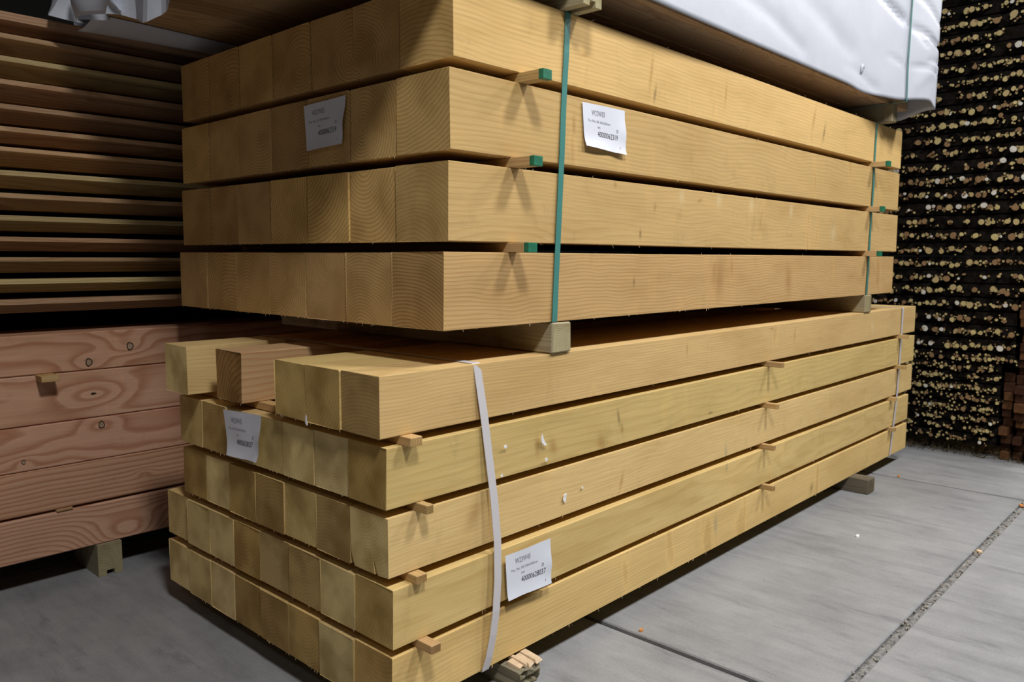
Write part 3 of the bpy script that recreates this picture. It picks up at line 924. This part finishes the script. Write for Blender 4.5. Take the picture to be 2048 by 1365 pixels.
# near end: torn film hanging in a crumpled lobe below the planks
HEM = [(-0.09, 1.90), (0.30, 1.905), (0.55, 1.90), (0.70, 1.865), (0.79, 1.832), (0.905, 1.803), (0.99, 1.832), (1.08, 1.862), (1.135, 1.868), (1.25, 1.880), (1.353, 1.893), (1.43, 1.905), (1.50, 1.93), (1.57, 1.962)]
def hem_end(y):
    for (a, b), (c, d) in zip(HEM, HEM[1:]):
        if y <= c:
            t = (y-a)/(c-a)
            return b + (d-b)*t
    return HEM[-1][1]
def end_near(u, v):
    y = 1.57 - (1.57+.083)*u
    zb = hem_end(y)
    vv = v**1.5
    z = zb + (PZ1+.01-zb)*vv
    fall = math.exp(-vv*6)
    FX = [(-.09, 0), (.5, .0), (.72, -.012), (.83, .016), (.905, -.010), (1.02, .012), (1.12, -.022), (1.22, .014), (1.33, -.030), (1.42, .020), (1.49, -.022), (1.57, .012)]
    fo = 0.0
    for (a, b), (c, d) in zip(FX, FX[1:]):
        if a <= y <= c:
            fo = b + (d-b)*(y-a)/(c-a)
    x = -0.300 + fall*fo*(1.0 + .5*math.sin(z*14)) - .008*fall
    x += mnoise.noise(Vector((y*4, z*4, 2)))*.006
    x = min(x, -0.284)
    ear = smooth(1.36, 1.57, y)
    yy = y - max(0, y-1.446)*smooth(0.05, .5, vv)
    return Vector((x - .05*ear*fall, yy, z))
tw = sheet('torn_end_wrap', end_near, 66, 24, .0012, pk)
for p_ in tw.data.polygons:
    p_.use_smooth = False
# film folded in under the planks along the far edge
def fold(u, v):
    x = -0.305 + 1.9*u
    y = 1.446 - 0.155*v*(1 - 0.35*math.sin(u*5)**2*0.5)
    z = 1.9065 - .018*math.sin(v*math.pi)*(0.5+.5*math.sin(u*11)) - .020*(1-v)*math.exp(-u*4)
    return Vector((x, y, z - .004*(1-v)))
sheet('folded_under_wrap', fold, 50, 8, .0012, pk)
# loose torn flap of the lobe, folded towards the camera side
def flap(u, v):
    y = 1.36 - 0.30*u
    zb = 1.895 - .03*u
    z = zb + (.12 - .05*u)*v
    return Vector((-.335 - .020*math.sin(u*5)*(1-v) - .012*v*(1-v)*4, y + .02*v, z))
sheet('torn_flap', flap, 10, 8, .0012, pk)
# puncture with a curled rim
def tear(u, v):
    a = u*2*math.pi
    r0 = 0.006 + .010*v
    s = side((2.44+.315)/(XE+.315), 0.09)
    return Vector((s.x + r0*math.cos(a)*.8, s.y - .003 - .010*(1-v), s.z + .035 + r0*1.5*math.sin(a)))
sheet('torn_hole_rim', tear, 12, 3, .001, pk)
hx = side((2.44+.315)/(XE+.315), 0.09)
hv = [Vector((hx.x + .007*math.cos(a)*.8, hx.y - .0035, hx.z + .035 + .0105*math.sin(a))) - Vector((-0.30, -0.08, 1.91)) for a in [k*math.pi/5 for k in range(10)]]
mesh('hole', hv + [v+Vector((0, .004, 0)) for v in hv], [tuple(range(10)), tuple(range(19, 9, -1))] + [(k, (k+1) % 10, 10+(k+1) % 10, 10+k) for k in range(10)], MAT_UNDER, pk)
tag(pk, 'timber pack wrapped in creased white film on top of the upper pack', 'timber pack')

fr = []
for k in range(25):
    z = PZ1+.016 - (PZ1+.016-1.905)*k/24
    u = (2.845+.315)/(XE+.315)
    s = side(u, max(0, min(1, (z-1.905)/(PZ1+.01-1.905))))
    fr.append((2.835 + .012*(z-1.9), min(s.y, -.09-.0) - .004, z))
fr[0] = (2.845, -.06, PZ1+.018)
fr += [(2.833, -.07, 1.9035), (2.833, 1.44, 1.9030), (2.84, 1.456, 1.92), (2.84, 1.456, PZ1), (2.84, 1.44, PZ1+.019)]
ribbon('green_strap', fr, 0.0120, 0.0012, (1, 0, 0), MAT_GSTRAP, 'thin green strap pulled tight over the white film of the wrapped pack', 'straps of the wrapped pack', True)

# ------------------------------------------------------------------ stacks on the left: thin boards over five broad pinkish beams
YL = 1.574
XL0, XL1 = -3.2, 1.9
red_rows = [(0.7545, 0.8900), (0.5835, 0.7525), (0.4295, 0.5815), (0.2775, 0.4280), (0.1180, 0.2680)]
red_knots = [[], [], [], [], []]
from_px = {0: [(-0.276, 0.782, .021), (-0.133, 0.828, .022)], 1: [(-0.266, 0.669, .034)], 2: [(-0.244, 0.553, .020), (-0.498, 0.463, .012)], 3: [(-0.1, 0.35, .010)], 4: [(-0.16, 0.125, .05)]}
RL = ['top', 'second', 'third', 'fourth', 'bottom']
RNAME = ['pinkish beam with two ringed knots, top of the five broad beams at the left', 'pinkish beam with a swirling dark knot, second of the five broad beams at the left',
         'pinkish beam with one small ringed knot, middle of the five broad beams at the left', 'straight-grained beam with a pale upper edge, fourth of the broad beams at the left',
         'pinkish striped beam, lowest of the five broad beams at the left']
MAT_KRIM = plain('knot_rim', (0.035, 0.022, 0.015), 0.8, 0.2, 0.3, 100)
MAT_KCORE = plain('knot_core', (0.36, 0.25, 0.16), 0.8, 0.2, 0.25, 160)
for i, (z0, z1) in enumerate(red_rows):
    zc = (z0+z1)/2
    kn = [(kx-XL0, kz-zc, ks*1.6) for kx, kz, ks in from_px[i]]
    mat = wood('pink_beam_wood_%s' % RL[i], (0.64, 0.385, 0.245), (0.40, 0.175, 0.09), freq=(46, 40, 42, 70, 75)[i], contrast=0.85, warp=(0.05, 0.055, 0.05, 0.022, 0.02)[i], warpx=1.5,
               knots=kn, pith_fixed=((0.03, (-.05, .02, .06, .20, -.22)[i])), grime=0.3, tint_var=0.05)
    b = beam('broad_timber', XL0, XL1, YL, 0.24, z0, z1-z0, mat, 0, .004)
    tag(b, RNAME[i], 'beam', 'broad pinkish beams at the left')
    if i < 3:
        for kx, kz, ks in from_px[i]:
            if i == 1:
                ra, rb = .010, .004
            else:
                ra, rb = ks*.56, ks*.72
            n = 14
            vs_, fs, mi = [], [], []
            for rr_, yy in ((1.0, 0.0006), (1.0, -.0006), (.72, -.0008)):
                for k in range(n):
                    a = 2*math.pi*k/n
                    j = 1 + .08*math.sin(3*a+kx*40)
                    vs_.append((kx-XL0 + ra*rr_*j*math.cos(a), -0.12+yy, kz-zc + rb*rr_*j*math.sin(a)))
            for s in (0, 1):
                for k in range(n):
                    fs.append((s*n+k, s*n+(k+1) % n, (s+1)*n+(k+1) % n, (s+1)*n+k)); mi.append(0)
            fs.append(tuple(range(2*n, 3*n))); mi.append(0 if i == 1 else 1)
            mesh('knot', vs_, fs, [MAT_KRIM, MAT_KCORE], b, False, mi)
# paper-thin spacer ends poking out between the broad beams
strip(-0.420, 0.7510, 0.055, 0.005, 1.525, 1.75, 'pale spacer tip poking out under the top broad beam at the left', 'spacers of the broad beam stack')
tp = COL.objects['spacer_strip.%03d' % max(int(o.name[-3:]) for o in COL.objects if o.name.startswith('spacer_strip.'))]
tpo = box_obj('bent_tip', (-.027, -.012, -.0165), (.027, .0465, .0035), MAT_PALE, tp, .001)
strip(-0.380, 0.2682, 0.052, 0.0090, 1.569, 1.78, 'pale spacer flush between the two lowest broad beams at the left', 'spacers of the broad beam stack')
bearer('bearer', -0.284, -0.200, 1.560, 1.80, 0.0005, 0.1175, 'pale notched bearer block on the concrete under the broad beams at the left', 'bearers of the left stacks', MAT_BEARER, True)
bearer('bearer', -2.20, -2.11, 1.59, 1.80, 0.0005, 0.1175, 'bearer under the outer end of the broad beams at the left', 'bearers of the left stacks')
bearer('bearer', 1.3, 1.39, 1.59, 1.80, 0.0005, 0.1175, 'bearer under the broad beams, behind the packs', 'bearers of the left stacks')
for xx in (-2.2, -0.9, 1.3):
    bearer('bearer', xx, xx+.08, 1.66, 1.85, 0.8905, 0.961, 'dark bearer in the gap between broad beams and thin boards, %s' % {-2.2: 'outer one', -0.9: 'middle one', 1.3: 'one behind the packs'}[xx], 'bearers of the left stacks')

# thin rebated boards: an upper lip over a set-back lower edge
ztops = [0.120, 0.188, 0.260, 0.327, 0.3965, 0.4685, 0.541, 0.6165, 0.682, 0.753, 0.831, 0.9045, 0.975, 1.043]
ztops = [z+0.89 for z in ztops]
zbot = 0.962
yellow = {1, 6, 11, 4}
for i, zt in enumerate(ztops):
    zb_ = zbot if i == 0 else ztops[i-1] + 0.0205
    if i == 13:
        lip = 0.026
    else:
        lip = random.uniform(.0135, .017)
    th = zt - zb_
    hw = 0.095
    rec = random.uniform(.072, .080)
    pr = [(-hw, th/2-lip), (-hw, th/2-.001), (-hw+.001, th/2), (hw, th/2), (hw, -th/2), (-hw+rec, -th/2), (-hw+rec-.001, -th/2+.001), (-hw+rec, th/2-lip)]
    b = beam('rebated_board', XL0+.3, XL1-.2, YL+random.uniform(-.004, .004), 2*hw, zb_, th, MAT_BOARDY if i in yellow else MAT_BOARD, 0, 0, pr[::-1])
    tag(b, '%s thin %s board, %s up in the stacked boards at the left' % ('dim', 'yellowish' if i in yellow else 'reddish-brown', ordinal(i+1) + (' from the bottom' if i else ', lowest one')), 'board', 'thin boards stacked at the left')
    if i < 13:
        for k, xx in enumerate((-0.75, 1.0)):
            strip(xx, zt, 0.03, 0.0205, YL+.06, YL+.185, 'dark spacer under the %s thin board at the left, %s' % (ordinal(i+2), ('left one', 'one behind the packs')[k]), 'spacers between the thin boards')

# ------------------------------------------------------------------ far stack of cut sticks
XS = 3.945
rs = random.Random(11)
def stick_mesh(i, endmat):
    n = 9
    r_ = random.Random(i)
    vs_, fs, mi = [], [], []
    rad = [1 + r_.uniform(-.10, .10) for _ in range(n)]
    for x in (0.0, 0.35):
        for k in range(n):
            a = 2*math.pi*k/n
            vs_.append((x + (r_.uniform(-.08, .08)*0.02 if x == 0 else 0), rad[k]*math.cos(a), rad[k]*math.sin(a)))
    for k in range(n):
        fs.append((k, (k+1) % n, n+(k+1) % n, n+k)); mi.append(0)
    fs.append(tuple(range(n-1, -1, -1))); mi.append(1)
    me = bpy.data.meshes.new('stick')
    me.from_pydata(vs_, [], fs)
    me.materials.append(MAT_BARK); me.materials.append(endmat)
    for p, k in zip(me.polygons, mi):
        p.material_index = k
    return me
STICKS = [[stick_mesh(i*10+j, m) for j in range(3)] for i, m in enumerate(MAT_STUBS)]
ZROWS = []
z_ = 0.066
while z_ < 2.74:
    d_ = 0.061 if z_ < 0.60 else 0.0800
    ZROWS.append((z_ + d_/2, d_))
    z_ += d_
for row, (zc, DZ) in enumerate(ZROWS):
    y_hi = 0.42
    y_lo = -0.375 if zc < 0.56 else (-0.435 if zc < 0.93 else -0.95)
    if 0.93 <= zc < 1.1:
        y_lo = -0.60
    root = empty('stick_layer', (XS, 0, zc - DZ/2))
    dense = zc < 0.62
    # wavy near-black slab added as the shade in the gaps between sticks
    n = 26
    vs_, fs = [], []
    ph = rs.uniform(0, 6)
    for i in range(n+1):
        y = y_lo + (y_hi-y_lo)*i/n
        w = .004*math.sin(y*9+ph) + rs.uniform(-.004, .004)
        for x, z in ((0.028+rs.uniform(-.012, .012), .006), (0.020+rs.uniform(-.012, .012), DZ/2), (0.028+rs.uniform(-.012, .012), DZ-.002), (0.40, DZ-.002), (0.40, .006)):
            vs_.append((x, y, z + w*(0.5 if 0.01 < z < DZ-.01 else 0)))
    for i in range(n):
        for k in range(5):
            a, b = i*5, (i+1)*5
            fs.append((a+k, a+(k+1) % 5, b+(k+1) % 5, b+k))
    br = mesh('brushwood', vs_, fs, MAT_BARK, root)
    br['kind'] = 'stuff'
    # thick sticks one by one
    y = y_lo + rs.uniform(.0, .03)
    small = []
    while y < y_hi:
        r = min(.0205, max(.0085, rs.gauss(.0125, .0038))) * (0.74 if dense else 1)
        white = 0.05
        if 0.55 < zc < 1.0 or 1.45 < zc < 1.62:
            white = 0.22
        pk_ = rs.random()
        mi = 3 if pk_ < white else (2 if pk_ < white+.34 else (1 if pk_ < white+.66 else 0))
        if rs.random() < 0.78:
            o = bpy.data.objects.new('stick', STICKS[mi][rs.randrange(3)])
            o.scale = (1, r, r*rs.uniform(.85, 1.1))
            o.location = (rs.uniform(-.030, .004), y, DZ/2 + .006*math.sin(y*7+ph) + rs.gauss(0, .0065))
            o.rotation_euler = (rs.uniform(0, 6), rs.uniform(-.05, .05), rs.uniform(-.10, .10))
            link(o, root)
            for q in range(4):
                small.append((y + rs.uniform(-.028, .028), DZ/2 + rs.gauss(0, .010 if not dense else .012), rs.uniform(.0030, .0080), rs.uniform(-.012, .014)))
        y += r*2 + max(-.003, rs.gauss(.006, .012))
    # thin ones joined
    vs_, fs, mi = [], [], []
    for (y, z, r, x) in small:
        a = len(vs_)
        for xx in (x, x+.25):
            for k in range(6):
                vs_.append((xx, y + r*math.cos(k*math.pi/3), z + r*math.sin(k*math.pi/3)))
        for k in range(6):
            fs.append((a+k, a+(k+1) % 6, a+6+(k+1) % 6, a+6+k)); mi.append(0)
        fs.append(tuple(a+k for k in range(5, -1, -1))); mi.append(1 + rs.randrange(3))
    if vs_:
        o = mesh('thin_sticks', vs_, fs, [MAT_BARK]+MAT_STUBS[:3], root, False, mi)
        o['kind'] = 'stuff'
    tag(root, 'layer of cut round sticks in the dark far stack, %s' % ('the lowest, next to the concrete' if row == 0 else ordinal(row+1) + ' layer up from the floor'), 'stick bundle', 'layers of the far stick stack')

# litter and a low plank edge at the foot of the stick stack
bm = bmesh.new()
rs = random.Random(9)
for k in range(900):
    y = rs.uniform(-.95, .42); t = rs.random()
    x = XS + .09 - .10*t - rs.uniform(0, .03); z = .003 + .058*(1-t)*rs.random()
    s = rs.uniform(.003, .009)
    mtx = Matrix.Translation((x, y, z+s*.3)) @ Matrix.Rotation(rs.uniform(0, 6.3), 4, 'Z') @ Matrix.Rotation(rs.uniform(-1.2, 1.2), 4, 'Y') @ Matrix.Diagonal((s*rs.uniform(1.5, 5), s*.35, s*.25, 1))
    bmesh.ops.create_cube(bm, size=1.0, matrix=mtx)
lit = from_bm('bark_litter', bm, MAT_LITTER)
lit['kind'] = 'stuff'
tag(lit, 'brown bark litter along the foot of the far stick stack', 'litter')
bp_ = bearer('bearer', XS+.11, XS+.26, -0.95, 0.42, 0.0005, 0.064, 'dark low bearer at the foot of the far stick stack', 'bearers of the stick stack', MAT_LITTER)

# reddish square battens stacked at the right of the stick stack
bat_spots = []
z = 0.008
rs = random.Random(4)
colsY = [(-0.412, 0.0, 0.50), (-0.478, 0.0, 0.88), (-0.545, 0.0, 0.90), (-0.612, 0.0, 0.90)]
BN = ['innermost column', 'second column', 'third column', 'outer column']
for ci, (yc, z0, z1) in enumerate(colsY):
    z = z0 + .001
    k = 0
    while z < z1:
        s = rs.uniform(.044, .054)
        b = box_obj('square_batten', (0, -s/2, 0), (0.9, s/2, s), MAT_REDBAT2 if rs.random() < .22 else MAT_REDBAT, None, .003, .001)
        b.location = (XS - .01 + rs.uniform(-.02, .10), yc + rs.uniform(-.007, .007), z)
        tag(b, 'red-brown square batten right of the far stick stack, %s, %s' % (BN[ci], 'resting on the concrete' if k == 0 else ordinal(k+1) + ' from the floor'), 'batten', 'red-brown battens by the stick stack')
        z += s + .0008
        k += 1

# ------------------------------------------------------------------ chips on the floor
def chip(x, y, ln, wd, ang, label, mat, z=0.0):
    r_ = random.Random(int(x*1000))
    n = 6
    out = []
    for k in range(n):
        a = 2*math.pi*k/n
        rr = r_.uniform(.7, 1.15)
        u, v = ln/2*rr*math.cos(a), wd/2*rr*math.sin(a)
        out.append((x + u*math.cos(ang)-v*math.sin(ang), y + u*math.sin(ang)+v*math.cos(ang)))
    vs_ = [(a, b, z+.0004) for a, b in out] + [(x+(a-x)*.85, y+(b-y)*.85, z+.0045+r_.uniform(0, .003)) for a, b in out]
    fs = [tuple(range(n-1, -1, -1)), tuple(range(n, 2*n))] + [(k, (k+1) % n, n+(k+1) % n, n+k) for k in range(n)]
    return tag(mesh('wood_chip', vs_, fs, mat), label, 'wood chip', 'chips on the concrete')
chip(0.715, -0.098, 0.024, 0.013, 0.3, 'small orange wood chip beside the narrow joint in front of the lower pack', MAT_CHIP)
chip(3.165, -0.092, 0.034, 0.016, 0.2, 'small orange wood chip at the joint by the far floor bearer', MAT_CHIP)
chip(2.218, -0.690, 0.040, 0.022, 0.9, 'pale wood chip lying in the gritty wide joint', MAT_FRESH, -.002)
chip(3.03, -0.682, 0.045, 0.020, 0.4, 'orange wood chip at the far end of the gritty wide joint', MAT_CHIP, -.002)
chip(2.057, -0.274, 0.030, 0.016, 0.1, 'white flake lying on the middle of the concrete slab', MAT_SCRAP)
